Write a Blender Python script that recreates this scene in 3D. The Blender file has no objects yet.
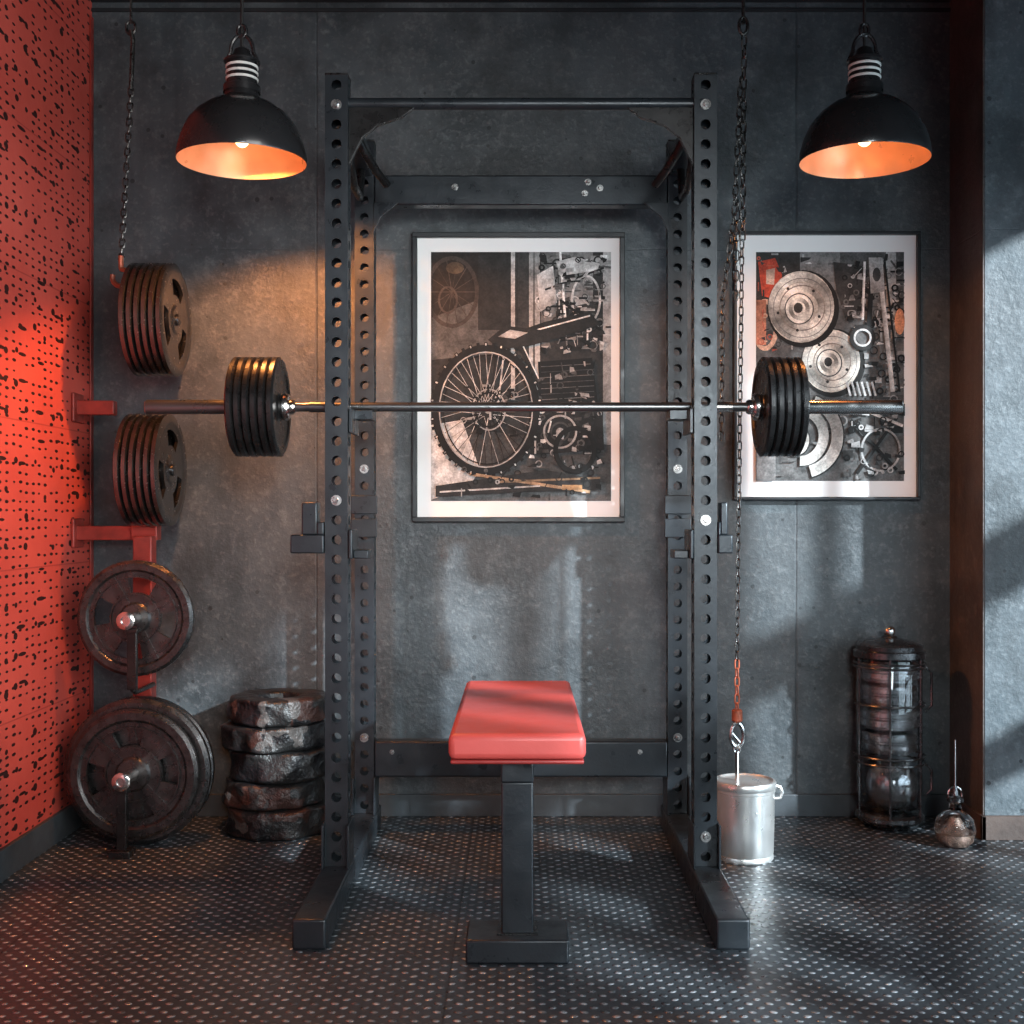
import bpy, bmesh, math, random
from mathutils import Vector, Matrix, noise as mnoise
random.seed(7)
S = bpy.context.scene
COL = S.collection
F = 1220.0; CH = 0.969; VX = 521.0; VY = 515.0
WALL = 3.93; LW = -1.382
def wx(px, d): return (px-VX)*d/F
def wz(py, d): return CH-(py-VY)*d/F

# ------------------------------------------------------------ materials
def new_mat(name):
    m = bpy.data.materials.new(name); m.use_nodes = True
    nt = m.node_tree
    return m, nt, nt.nodes['Principled BSDF']
def nd(nt, typ, **kw):
    n = nt.nodes.new(typ)
    for k, v in kw.items(): setattr(n, k, v)
    return n
def mth(nt, op, a, b=None, c=None):
    n = nt.nodes.new('ShaderNodeMath'); n.operation = op
    for i, v in enumerate((a, b, c)):
        if v is None: continue
        if isinstance(v, (int, float)): n.inputs[i].default_value = v
        else: nt.links.new(v, n.inputs[i])
    return n.outputs[0]
def mixc(nt, fac, a, b, mode='MIX'):
    n = nt.nodes.new('ShaderNodeMix'); n.data_type = 'RGBA'; n.blend_type = mode
    for s, v in ((n.inputs[0], fac), (n.inputs[6], a), (n.inputs[7], b)):
        if isinstance(v, (int, float)): s.default_value = v
        elif isinstance(v, tuple): s.default_value = (v[0], v[1], v[2], 1)
        else: nt.links.new(v, s)
    return n.outputs[2]
def noise(nt, vec, scale, detail=4, rough=.55):
    n = nt.nodes.new('ShaderNodeTexNoise')
    n.inputs['Scale'].default_value = scale; n.inputs['Detail'].default_value = detail
    n.inputs['Roughness'].default_value = rough
    if vec is not None: nt.links.new(vec, n.inputs['Vector'])
    return n.outputs['Fac']
def ramp(nt, fac, lo, hi, a=0., b=1.):
    n = nt.nodes.new('ShaderNodeMapRange')
    nt.links.new(fac, n.inputs[0])
    n.inputs[1].default_value = lo; n.inputs[2].default_value = hi
    n.inputs[3].default_value = a; n.inputs[4].default_value = b
    return n.outputs[0]
def bump(nt, h, strength, dist):
    n = nt.nodes.new('ShaderNodeBump'); n.inputs['Strength'].default_value = strength
    n.inputs['Distance'].default_value = dist
    nt.links.new(h, n.inputs['Height']); return n.outputs[0]

def simple(name, col, rough=.5, metal=0., var=.25, nscale=18, bmp=.15, rvar=.12, coat=0., col2=None):
    m, nt, p = new_mat(name)
    tc = nd(nt, 'ShaderNodeTexCoord').outputs['Object']
    f = noise(nt, tc, nscale, 5)
    f2 = ramp(nt, f, .3, .7)
    c2 = col2 if col2 else tuple(max(0, c*(1-var*1.6)) for c in col)
    c1 = tuple(min(1, c*(1+var)) for c in col) if not col2 else col
    nt.links.new(mixc(nt, f2, c2, c1), p.inputs['Base Color'])
    nt.links.new(ramp(nt, noise(nt, tc, nscale*2.3, 4), .3, .7, max(.03, rough-rvar), min(1, rough+rvar)), p.inputs['Roughness'])
    p.inputs['Metallic'].default_value = metal
    p.inputs['Coat Weight'].default_value = coat
    if bmp: nt.links.new(bump(nt, noise(nt, tc, nscale*12, 3), bmp, .002), p.inputs['Normal'])
    return m

M = {}
M['rack'] = simple('charcoal_powder_coat', (.023, .029, .035), .33, .35, .16, 9, .2, .08)
M['bolt'] = simple('zinc_bolt', (.38, .38, .38), .3, .95, .15, 30, .1)
M['chrome'] = simple('worn_chrome', (.66, .65, .64), .2, 1, .08, 14, .03, .05)
M['bar'] = simple('dark_steel_bar', (.16, .165, .17), .3, .9, .06, 8, 0, .04)
M['black_iron'] = simple('black_cast_iron', (.035, .035, .036), .30, .75, .2, 20, .2, .07)
M['bronze_iron'] = simple('dark_steel_plate', (.23, .225, .22), .24, .97, .1, 25, .06, .04, col2=(.15, .147, .145))
M['old_iron'] = simple('black_worn_iron', (.10, .10, .102), .30, .85, .3, 30, .3, .08, col2=(.045, .046, .048))
M['red_steel'] = simple('red_painted_steel', (.30, .036, .026), .4, .1, .3, 12, .2)
M['vinyl'] = simple('red_vinyl', (.50, .074, .066), .42, 0, .05, 6, .2, .05)
M['vinyl_seam'] = simple('dark_red_piping', (.25, .02, .018), .5, 0, .1, 6, .1)
M['lamp_black'] = simple('satin_black_enamel', (.026, .026, .028), .28, .4, .12, 8, .02, .04, .3)
M['lamp_lining'] = simple('copper_cream_enamel', (.80, .44, .25), .35, .3, .12, 8, .05)
M['ceramic'] = simple('white_ceramic', (.75, .75, .72), .3, 0, .05, 8, 0)
M['chain'] = simple('blackened_chain', (.12, .118, .115), .32, .9, .4, 40, .2)
M['rust_red'] = simple('red_orange_hook', (.50, .13, .07), .4, .3, .3, 30, .2)
M['galv'] = simple('galvanised_steel', (.88, .88, .86), .33, .8, .06, 9, .2, .08)
M['frame'] = simple('dark_grey_frame', (.020, .023, .026), .4, .2, .15, 9, .1)
M['mat_white'] = simple('off_white_matboard', (.93, .93, .92), .7, 0, .01, 9, .05)
M['baseboard'] = simple('grey_baseboard', (.050, .060, .068), .5, 0, .2, 6, .2)
M['ceil'] = simple('dark_ceiling', (.015, .018, .021), .8, 0, .2, 6, .2)
M['plaster'] = simple('dark_plaster', (.06, .065, .07), .8, 0, .2, 6, .2)
M['rustbase'] = simple('rusty_brown_skirting', (.085, .060, .050), .65, 0, .35, 8, .5)
M['cord'] = simple('black_cord', (.01, .01, .01), .6, 0, .1, 6, 0)
M['darkmetal'] = simple('dark_gunmetal', (.12, .12, .125), .22, .9, .3, 20, .1)
M['darkchrome'] = simple('dark_brushed_steel', (.46, .46, .465), .17, .88, .4, 10, .3, .08)
M['warmchrome'] = simple('warm_polished_steel', (.62, .42, .33), .22, .75, .4, 26, .5, .06)

m, nt, p = new_mat('mottled_rubber')
tc = nd(nt, 'ShaderNodeNewGeometry').outputs['Position']
v = nd(nt, 'ShaderNodeTexVoronoi'); v.inputs['Scale'].default_value = 17
nz = nd(nt, 'ShaderNodeTexNoise'); nz.inputs['Scale'].default_value = 9
nt.links.new(tc, nz.inputs['Vector'])
nt.links.new(mixc(nt, .22, tc, nz.outputs['Color']), v.inputs['Vector'])
sep = nd(nt, 'ShaderNodeSeparateColor'); nt.links.new(v.outputs['Color'], sep.inputs[0])
cr = nd(nt, 'ShaderNodeValToRGB'); cr.color_ramp.interpolation = 'CONSTANT'
els = cr.color_ramp.elements
els[0].color = (.006, .006, .007, 1); els[1].position = .44; els[1].color = (.015, .015, .015, 1)
e = els.new(.62); e.color = (.040, .018, .014, 1)
e = els.new(.76); e.color = (.009, .009, .010, 1)
e = els.new(.90); e.color = (.070, .062, .058, 1)
nt.links.new(sep.outputs[0], cr.inputs[0]); nt.links.new(cr.outputs[0], p.inputs['Base Color'])
p.inputs['Roughness'].default_value = .42
nt.links.new(bump(nt, noise(nt, tc, 26, 4), .9, .014), p.inputs['Normal'])
M['camo'] = m

m, nt, p = new_mat('smoky_glass')
p.inputs['Base Color'].default_value = (.90, .92, .94, 1); p.inputs['Roughness'].default_value = .02
p.inputs['Transmission Weight'].default_value = 1; p.inputs['IOR'].default_value = 1.35
M['glass'] = m
m, nt, p = new_mat('warm_bulb')
p.inputs['Emission Color'].default_value = (1, .62, .30, 1); p.inputs['Emission Strength'].default_value = 6
p.inputs['Base Color'].default_value = (1, .8, .6, 1)
M['bulb'] = m

def concrete(name, base, tint, light):
    m, nt, p = new_mat(name)
    g = nd(nt, 'ShaderNodeNewGeometry').outputs['Position']
    sx = nd(nt, 'ShaderNodeSeparateXYZ'); nt.links.new(g, sx.inputs[0])
    a = noise(nt, g, 1.3, 8, .62); b = noise(nt, g, 6, 8, .60); c = noise(nt, g, 60, 5, .65)
    col = mixc(nt, ramp(nt, a, .34, .66), tuple(x*.48 for x in base), tuple(x*1.3 for x in base))
    col = mixc(nt, ramp(nt, b, .42, .62, 0, .75), col, tint)
    n4 = noise(nt, g, 22, 6, .7)
    col = mixc(nt, ramp(nt, n4, .54, .72, 0, .55), col, light)
    col = mixc(nt, ramp(nt, c, .54, .68, 0, .45), col, light)
    col = mixc(nt, ramp(nt, noise(nt, g, 3.1, 7, .7), .50, .64, 0, .60), col, tuple(x*.35 for x in base))
    vo = nd(nt, 'ShaderNodeTexVoronoi'); vo.inputs['Scale'].default_value = 20; nt.links.new(g, vo.inputs['Vector'])
    sp = nd(nt, 'ShaderNodeSeparateColor'); nt.links.new(vo.outputs['Color'], sp.inputs[0])
    rad = ramp(nt, sp.outputs[0], .52, 1., 0., .16)
    pit = mth(nt, 'LESS_THAN', vo.outputs['Distance'], rad)
    mp = nd(nt, 'ShaderNodeMapping'); mp.inputs['Scale'].default_value = (7, 7, .5); nt.links.new(g, mp.inputs[0])
    st = noise(nt, mp.outputs[0], 1.5, 7, .65)
    col = mixc(nt, ramp(nt, st, .50, .70, 0, .35), col, tuple(x*.4 for x in base))
    lines = None
    for x0 in (-.655, .89):
        d = mth(nt, 'ABSOLUTE', mth(nt, 'SUBTRACT', mth(nt, 'ADD', sx.outputs[0], mth(nt, 'MULTIPLY', b, .006)), x0))
        l = ramp(nt, d, .0015, .004, 1., 0.)
        lines = l if lines is None else mth(nt, 'MAXIMUM', lines, l)
    d = mth(nt, 'ABSOLUTE', mth(nt, 'SUBTRACT', mth(nt, 'ADD', sx.outputs[2], mth(nt, 'MULTIPLY', b, .012)), 1.83))
    lines = mth(nt, 'MAXIMUM', lines, mth(nt, 'MULTIPLY', ramp(nt, d, .0008, .003, 1., 0.), .3))
    lines = mth(nt, 'MULTIPLY', lines, ramp(nt, n4, .4, .6, .3, 1.))
    dark = mth(nt, 'MAXIMUM', mth(nt, 'MULTIPLY', lines, .5), mth(nt, 'MULTIPLY', pit, .65))
    col = mixc(nt, dark, col, (.010, .012, .014))
    nt.links.new(col, p.inputs['Base Color'])
    nt.links.new(ramp(nt, b, .3, .7, .36, .60), p.inputs['Roughness'])
    h = mth(nt, 'SUBTRACT', mth(nt, 'ADD', mth(nt, 'MULTIPLY', b, .9), mth(nt, 'ADD', mth(nt, 'MULTIPLY', n4, .45), mth(nt, 'MULTIPLY', c, .32))), mth(nt, 'MULTIPLY', dark, .9))
    nt.links.new(bump(nt, h, .5, .011), p.inputs['Normal'])
    return m
M['concrete'] = concrete('dark_blue_grey_concrete', (.056, .070, .079), (.086, .102, .111), (.17, .186, .193))
M['concrete2'] = concrete('column_concrete', (.080, .102, .115), (.13, .158, .175), (.24, .28, .30))
M['brownwall'] = concrete('brown_grey_concrete', (.085, .070, .062), (.12, .100, .090), (.18, .155, .14))

m, nt, p = new_mat('red_perforated_panel')
g = nd(nt, 'ShaderNodeNewGeometry').outputs['Position']
sx = nd(nt, 'ShaderNodeSeparateXYZ'); nt.links.new(g, sx.inputs[0])
def dots(pu, pv, ru, rv, thr, seed, jit=.3):
    u = mth(nt, 'DIVIDE', sx.outputs[1], pu); w = mth(nt, 'DIVIDE', sx.outputs[2], pv)
    fu = mth(nt, 'FLOOR', u); fw = mth(nt, 'FLOOR', w)
    cb = nd(nt, 'ShaderNodeCombineXYZ'); nt.links.new(fu, cb.inputs[0]); nt.links.new(fw, cb.inputs[1]); cb.inputs[2].default_value = seed
    wn = nd(nt, 'ShaderNodeTexWhiteNoise'); nt.links.new(cb.outputs[0], wn.inputs[0])
    sc = nd(nt, 'ShaderNodeSeparateColor'); nt.links.new(wn.outputs['Color'], sc.inputs[0])
    du = mth(nt, 'SUBTRACT', mth(nt, 'SUBTRACT', u, fu), mth(nt, 'ADD', .5-jit/2, mth(nt, 'MULTIPLY', sc.outputs[0], jit)))
    dv = mth(nt, 'SUBTRACT', mth(nt, 'SUBTRACT', w, fw), mth(nt, 'ADD', .5-jit/2, mth(nt, 'MULTIPLY', sc.outputs[1], jit)))
    du = mth(nt, 'DIVIDE', mth(nt, 'MULTIPLY', du, pu), ru); dv = mth(nt, 'DIVIDE', mth(nt, 'MULTIPLY', dv, pv), rv)
    d = mth(nt, 'ADD', mth(nt, 'MULTIPLY', du, du), mth(nt, 'MULTIPLY', dv, dv))
    rr = ramp(nt, sc.outputs[2], 0, 1, .35, 1.)
    inside = mth(nt, 'LESS_THAN', d, rr)
    return mth(nt, 'MULTIPLY', inside, mth(nt, 'GREATER_THAN', wn.outputs['Value'], thr))
h1 = dots(.044, .0255, .0130, .0048, .30, 1., .22)
h2 = dots(.132, .0765, .030, .0062, .60, 5., .3)
h3 = dots(.066, .0765, .0150, .0110, .60, 9., .35)
holes = mth(nt, 'MAXIMUM', mth(nt, 'MAXIMUM', h1, h2), h3)
n1 = noise(nt, g, 3, 5)
col = mixc(nt, ramp(nt, n1, .3, .7), (.50, .062, .044), (.62, .094, .068))
ft = mth(nt, 'ABSOLUTE', mth(nt, 'SUBTRACT', mth(nt, 'FRACT', mth(nt, 'DIVIDE', sx.outputs[2], .41)), .5))
seam = mth(nt, 'GREATER_THAN', ft, .495)
col = mixc(nt, mth(nt, 'MULTIPLY', seam, .4), col, (.16, .01, .008))
col = mixc(nt, holes, col, (.030, .006, .005))
nt.links.new(col, p.inputs['Base Color'])
p.inputs['Roughness'].default_value = .6
h = mth(nt, 'SUBTRACT', mth(nt, 'MULTIPLY', noise(nt, g, 40, 4), .15), holes)
nt.links.new(bump(nt, h, .9, .005), p.inputs['Normal'])
M['redwall'] = m

m, nt, p = new_mat('tread_plate_floor')
g = nd(nt, 'ShaderNodeNewGeometry').outputs['Position']
sx = nd(nt, 'ShaderNodeSeparateXYZ'); nt.links.new(g, sx.inputs[0])
P = .041
def bumps(off, ang):
    u = mth(nt, 'ADD', mth(nt, 'DIVIDE', sx.outputs[0], P), off); w = mth(nt, 'ADD', mth(nt, 'DIVIDE', sx.outputs[1], P), off)
    fu = mth(nt, 'SUBTRACT', mth(nt, 'FRACT', u), .5); fw = mth(nt, 'SUBTRACT', mth(nt, 'FRACT', w), .5)
    c, s = math.cos(ang), math.sin(ang)
    a = mth(nt, 'ADD', mth(nt, 'MULTIPLY', fu, c), mth(nt, 'MULTIPLY', fw, s))
    b = mth(nt, 'SUBTRACT', mth(nt, 'MULTIPLY', fw, c), mth(nt, 'MULTIPLY', fu, s))
    a = mth(nt, 'DIVIDE', a, .22); b = mth(nt, 'DIVIDE', b, .17)
    d = mth(nt, 'ADD', mth(nt, 'MULTIPLY', a, a), mth(nt, 'MULTIPLY', b, b))
    return ramp(nt, d, .2, 1.1, 1., 0.)
tb = mth(nt, 'MAXIMUM', bumps(0, .5), bumps(.5, -.5))
n1 = noise(nt, g, 2.2, 6, .6); n2 = noise(nt, g, 40, 5, .6)
col = mixc(nt, ramp(nt, n1, .3, .7), (.032, .039, .045), (.056, .067, .076))
wear_glint = ramp(nt, noise(nt, g, 30, 3), .38, .60, .2, 1)
tw = mth(nt, 'MULTIPLY', tb, wear_glint)
col = mixc(nt, tw, col, (.76, .80, .84))  # worn stud tops, with bright glints painted into their colour
sm = None
for ax, off, per in ((0, .15, 1.0), (1, .18, 1.0)):
    q = mth(nt, 'ABSOLUTE', mth(nt, 'SUBTRACT', mth(nt, 'FRACT', mth(nt, 'ADD', mth(nt, 'DIVIDE', sx.outputs[ax], per), off)), .5))
    l = mth(nt, 'GREATER_THAN', q, .4978)
    sm = l if sm is None else mth(nt, 'MAXIMUM', sm, l)
col = mixc(nt, mth(nt, 'MULTIPLY', sm, .7), col, (.01, .01, .011))
nt.links.new(col, p.inputs['Base Color'])
rg = ramp(nt, n2, .3, .7, .27, .40)
nt.links.new(mth(nt, 'SUBTRACT', rg, mth(nt, 'MULTIPLY', tb, .05)), p.inputs['Roughness'])
nt.links.new(mth(nt, 'ADD', .25, mth(nt, 'MULTIPLY', tb, .45)), p.inputs['Metallic'])
h = mth(nt, 'SUBTRACT', mth(nt, 'ADD', tb, mth(nt, 'MULTIPLY', n2, .12)), sm)
nt.links.new(bump(nt, h, .85, .005), p.inputs['Normal'])
M['floor'] = m

m, nt, p = new_mat('printed_paper')
va = nd(nt, 'ShaderNodeVertexColor'); va.layer_name = 'Col'
g = nd(nt, 'ShaderNodeNewGeometry').outputs['Position']
nn = mth(nt, 'MULTIPLY', ramp(nt, noise(nt, g, 26, 8, .7), .32, .68, .35, 1.4), ramp(nt, noise(nt, g, 150, 4, .7), .3, .7, .7, 1.3))
col = mixc(nt, 1., va.outputs['Color'], nn, 'MULTIPLY')
nt.links.new(col, p.inputs['Base Color']); p.inputs['Roughness'].default_value = .55
p.inputs['Specular IOR Level'].default_value = .25
M['print'] = m

# ------------------------------------------------------------ mesh helpers
def box(bm, x0, x1, y0, y1, z0, z1):
    vs = [bm.verts.new((x, y, z)) for x in (x0, x1) for y in (y0, y1) for z in (z0, z1)]
    for q in ((0,1,3,2),(4,6,7,5),(0,4,5,1),(2,3,7,6),(0,2,6,4),(1,5,7,3)):
        bm.faces.new([vs[i] for i in q])
def prism(bm, poly, axis, a0, a1):
    def mk(pt, a):
        return (pt[0], a, pt[1]) if axis == 'y' else ((a, pt[0], pt[1]) if axis == 'x' else (pt[0], pt[1], a))
    A = [bm.verts.new(mk(q, a0)) for q in poly]; B = [bm.verts.new(mk(q, a1)) for q in poly]
    bm.faces.new(A); bm.faces.new(B[::-1])
    n = len(poly)
    for i in range(n): bm.faces.new([A[i], B[i], B[(i+1) % n], A[(i+1) % n]])
def frame_of(d):
    d = Vector(d).normalized()
    up = Vector((0, 0, 1)) if abs(d.z) < .9 else Vector((1, 0, 0))
    a = d.cross(up).normalized(); return a, d.cross(a).normalized(), d
def lathe(bm, prof, origin=(0, 0, 0), axis=(0, 0, 1), seg=40, closed=False):
    a, b, d = frame_of(axis); o = Vector(origin); rings = []
    for r, h in prof:
        if r < 1e-6: rings.append([bm.verts.new(o+d*h)])
        else: rings.append([bm.verts.new(o+d*h+(a*math.cos(t)+b*math.sin(t))*r) for t in [2*math.pi*i/seg for i in range(seg)]])
    pairs = list(zip(rings, rings[1:]))
    if closed: pairs.append((rings[-1], rings[0]))
    for A, B in pairs:
        for i in range(seg):
            j = (i+1) % seg
            if len(A) == 1 and len(B) == 1: continue
            if len(A) == 1: bm.faces.new([A[0], B[i], B[j]])
            elif len(B) == 1: bm.faces.new([A[i], B[0], A[j]])
            else: bm.faces.new([A[i], B[i], B[j], A[j]])
def cyl(bm, p0, p1, r, seg=24, bev=0.0):
    p0 = Vector(p0); p1 = Vector(p1); L = (p1-p0).length
    bv = min(bev, r*.5, L*.3)
    if bv > 0: pr = [(0, 0), (r-bv, 0), (r, bv), (r, L-bv), (r-bv, L), (0, L)]
    else: pr = [(0, 0), (r, 0), (r, L), (0, L)]
    lathe(bm, pr, p0, p1-p0, seg)
def tube(bm, pts, r, closed=False, seg=8):
    pts = [Vector(q) for q in pts]; n = len(pts); rings = []; prev = None
    for i in range(n):
        if closed: t = pts[(i+1) % n]-pts[i-1]
        else: t = pts[min(i+1, n-1)]-pts[max(i-1, 0)]
        t.normalize()
        if prev is None: a, _, _ = frame_of(t)
        else:
            a = prev-t*prev.dot(t); a.normalize()
        prev = a; b = t.cross(a)
        rings.append([bm.verts.new(pts[i]+(a*math.cos(2*math.pi*k/seg)+b*math.sin(2*math.pi*k/seg))*r) for k in range(seg)])
    rng = range(n) if closed else range(n-1)
    for i in rng:
        A = rings[i]; B = rings[(i+1) % n]
        for k in range(seg): bm.faces.new([A[k], B[k], B[(k+1) % seg], A[(k+1) % seg]])
    if not closed: bm.faces.new(rings[0][::-1]); bm.faces.new(rings[-1])
def sphere(bm, c, r, sz=1, seg=24, rings=14):
    lathe(bm, [(r*math.sin(math.pi*i/rings) if 0 < i < rings else 0, -r*sz*math.cos(math.pi*i/rings)) for i in range(rings+1)], c, (0, 0, 1), seg)

def finish(name, bm, mat, parent=None, loc=None, bev=0, smooth=True, label=None, solid=0, kind=None, category=None, weld=False, group=None):
    if weld: bmesh.ops.remove_doubles(bm, verts=bm.verts, dist=1e-5)
    bmesh.ops.recalc_face_normals(bm, faces=bm.faces)
    me = bpy.data.meshes.new(name); bm.to_mesh(me); bm.free()
    base = Vector(loc) if loc is not None else (parent.location.copy() if parent else Vector((0, 0, 0)))
    me.transform(Matrix.Translation(-base))
    if smooth:
        for pl in me.polygons: pl.use_smooth = True
        try: me.set_sharp_from_angle(angle=math.radians(35))
        except Exception: pass
    o = bpy.data.objects.new(name, me); COL.objects.link(o)
    mats = mat if isinstance(mat, list) else [mat]
    for mm in mats: me.materials.append(mm)
    if parent: o.parent = parent
    else: o.location = base
    if solid:
        s = o.modifiers.new('solid', 'SOLIDIFY'); s.thickness = solid; s.offset = -1
    if bev:
        b = o.modifiers.new('bev', 'BEVEL'); b.width = bev; b.segments = 3; b.limit_method = 'ANGLE'; b.harden_normals = False
    if label: o['label'] = label
    if kind: o['kind'] = kind
    if category: o['category'] = category
    if group: o['group'] = group
    return o
def root(name, label, category, loc, group=None):
    o = bpy.data.objects.new(name, None); o.empty_display_size = .05
    o.location = loc; COL.objects.link(o)
    o['label'] = label; o['category'] = category
    if group: o['group'] = group
    return o
NB = bmesh.new

# ------------------------------------------------------------ room
RWX = 2.4; Y0 = -1.4
CXL, CYF = 1.386, 3.645
bm = NB(); box(bm, LW-.1, RWX+.1, Y0, WALL+.1, -.1, 0); finish('floor', bm, M['floor'], kind='structure', smooth=False)
bm = NB(); box(bm, LW-.1, RWX+.1, WALL, WALL+.1, 0, 2.7); finish('wall_back', bm, M['concrete'], kind='structure', smooth=False)
bm = NB(); box(bm, LW-.1, LW, Y0, WALL, 0, 2.7); finish('wall_left', bm, M['redwall'], kind='structure', smooth=False)
bm = NB(); box(bm, LW-.1, RWX+.1, Y0, WALL+.1, 2.62, 2.72); finish('ceiling', bm, M['ceil'], kind='structure', smooth=False)
bm = NB(); box(bm, CXL, RWX, CYF, WALL, 0, 2.62); finish('wall_column', bm, M['concrete2'], kind='structure', smooth=False)
bm = NB(); box(bm, CXL-.005, CXL, CYF+.002, WALL, .072, 2.62); finish('trim_3', bm, M['brownwall'], kind='structure', smooth=False)  # thin brown-grey skin over the column's side face
wy0, wy1, wz0, wz1 = .2, 3.45, .25, 2.36
bm = NB()
box(bm, RWX, RWX+.1, Y0, wy0, 0, 2.62); box(bm, RWX, RWX+.1, wy1, CYF, 0, 2.62)
box(bm, RWX, RWX+.1, wy0, wy1, 0, wz0); box(bm, RWX, RWX+.1, wy0, wy1, wz1, 2.62)
finish('wall_right', bm, M['plaster'], kind='structure', smooth=False)
bm = NB()
for yy, hw in ((wy0, .05), (.62, .07), (1.02, .10), (1.5, .06), (1.98, .22), (2.47, .03), (3.00, .03), (3.42, .03)):
    box(bm, RWX+.02, RWX+.07, yy-hw, yy+hw, wz0, wz1)
for zz_, hh in ((wz0+.02, .03), (.78, .07), (1.36, .10), (wz1-.02, .03)): box(bm, RWX+.03, RWX+.06, wy0, wy1, zz_-hh, zz_+hh)
finish('sun_shaping_window_1', bm, M['frame'], kind='structure', smooth=False)  # unseen window bars, spaced to cut the sun into streaks
bm = NB(); box(bm, LW, CXL, WALL-.014, WALL, 0, .072); finish('baseboard_back', bm, M['baseboard'], kind='structure', bev=.003)
bm = NB(); box(bm, LW, LW+.014, Y0, WALL-.014, 0, .085); finish('baseboard_left', bm, M['baseboard'], kind='structure', bev=.003)
bm = NB(); box(bm, CXL-.014, CXL, CYF-.014, WALL-.014, 0, .072); box(bm, CXL-.014, RWX, CYF-.014, CYF, 0, .072)
finish('baseboard_column', bm, M['rustbase'], kind='structure', bev=.002)
bm = NB(); box(bm, LW, CXL, WALL-.008, WALL, 2.588, 2.60); finish('trim_1', bm, M['ceil'], kind='structure', bev=.002)
bm = NB(); box(bm, LW, LW+.006, WALL-.025, WALL, .085, 2.57); finish('trim_2', bm, M['red_steel'], kind='structure', bev=.002)

# ------------------------------------------------------------ power rack
RX = .4725; FY = 3.15; RY = 3.707; RT = .07
rack = root('power_rack', 'charcoal steel power rack with perforated uprights holding a loaded barbell', 'power rack', (0, 3.3, 0))
def perf_tube(bm, cx, cy, z0, z1, w, d, n, r):
    pitch = (z1-z0)/n
    for face in range(4):
        W = w if face in (0, 2) else d
        for k in range(n):
            zc = z0+(k+.5)*pitch; hw = W/2; hh = pitch/2
            per = []
            q = 4
            cs = [(-hw, -hh), (hw, -hh), (hw, hh), (-hw, hh)]
            for i in range(4):
                a = cs[i]; b = cs[(i+1) % 4]
                for j in range(q): per.append((a[0]+(b[0]-a[0])*j/q, a[1]+(b[1]-a[1])*j/q))
            def mk(u, v):
                if face == 0: return (cx+u, cy-d/2, zc+v)
                if face == 2: return (cx-u, cy+d/2, zc+v)
                if face == 1: return (cx+w/2, cy+u, zc+v)
                return (cx-w/2, cy-u, zc+v)
            O = [bm.verts.new(mk(*pt)) for pt in per]
            I = []
            for pt in per:
                an = math.atan2(pt[1]/hh, pt[0]/hw); I.append(bm.verts.new(mk(r*math.cos(an), r*math.sin(an))))
            m_ = len(per)
            for i in range(m_): bm.faces.new([O[i], O[(i+1) % m_], I[(i+1) % m_], I[i]])
uw = .058
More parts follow.
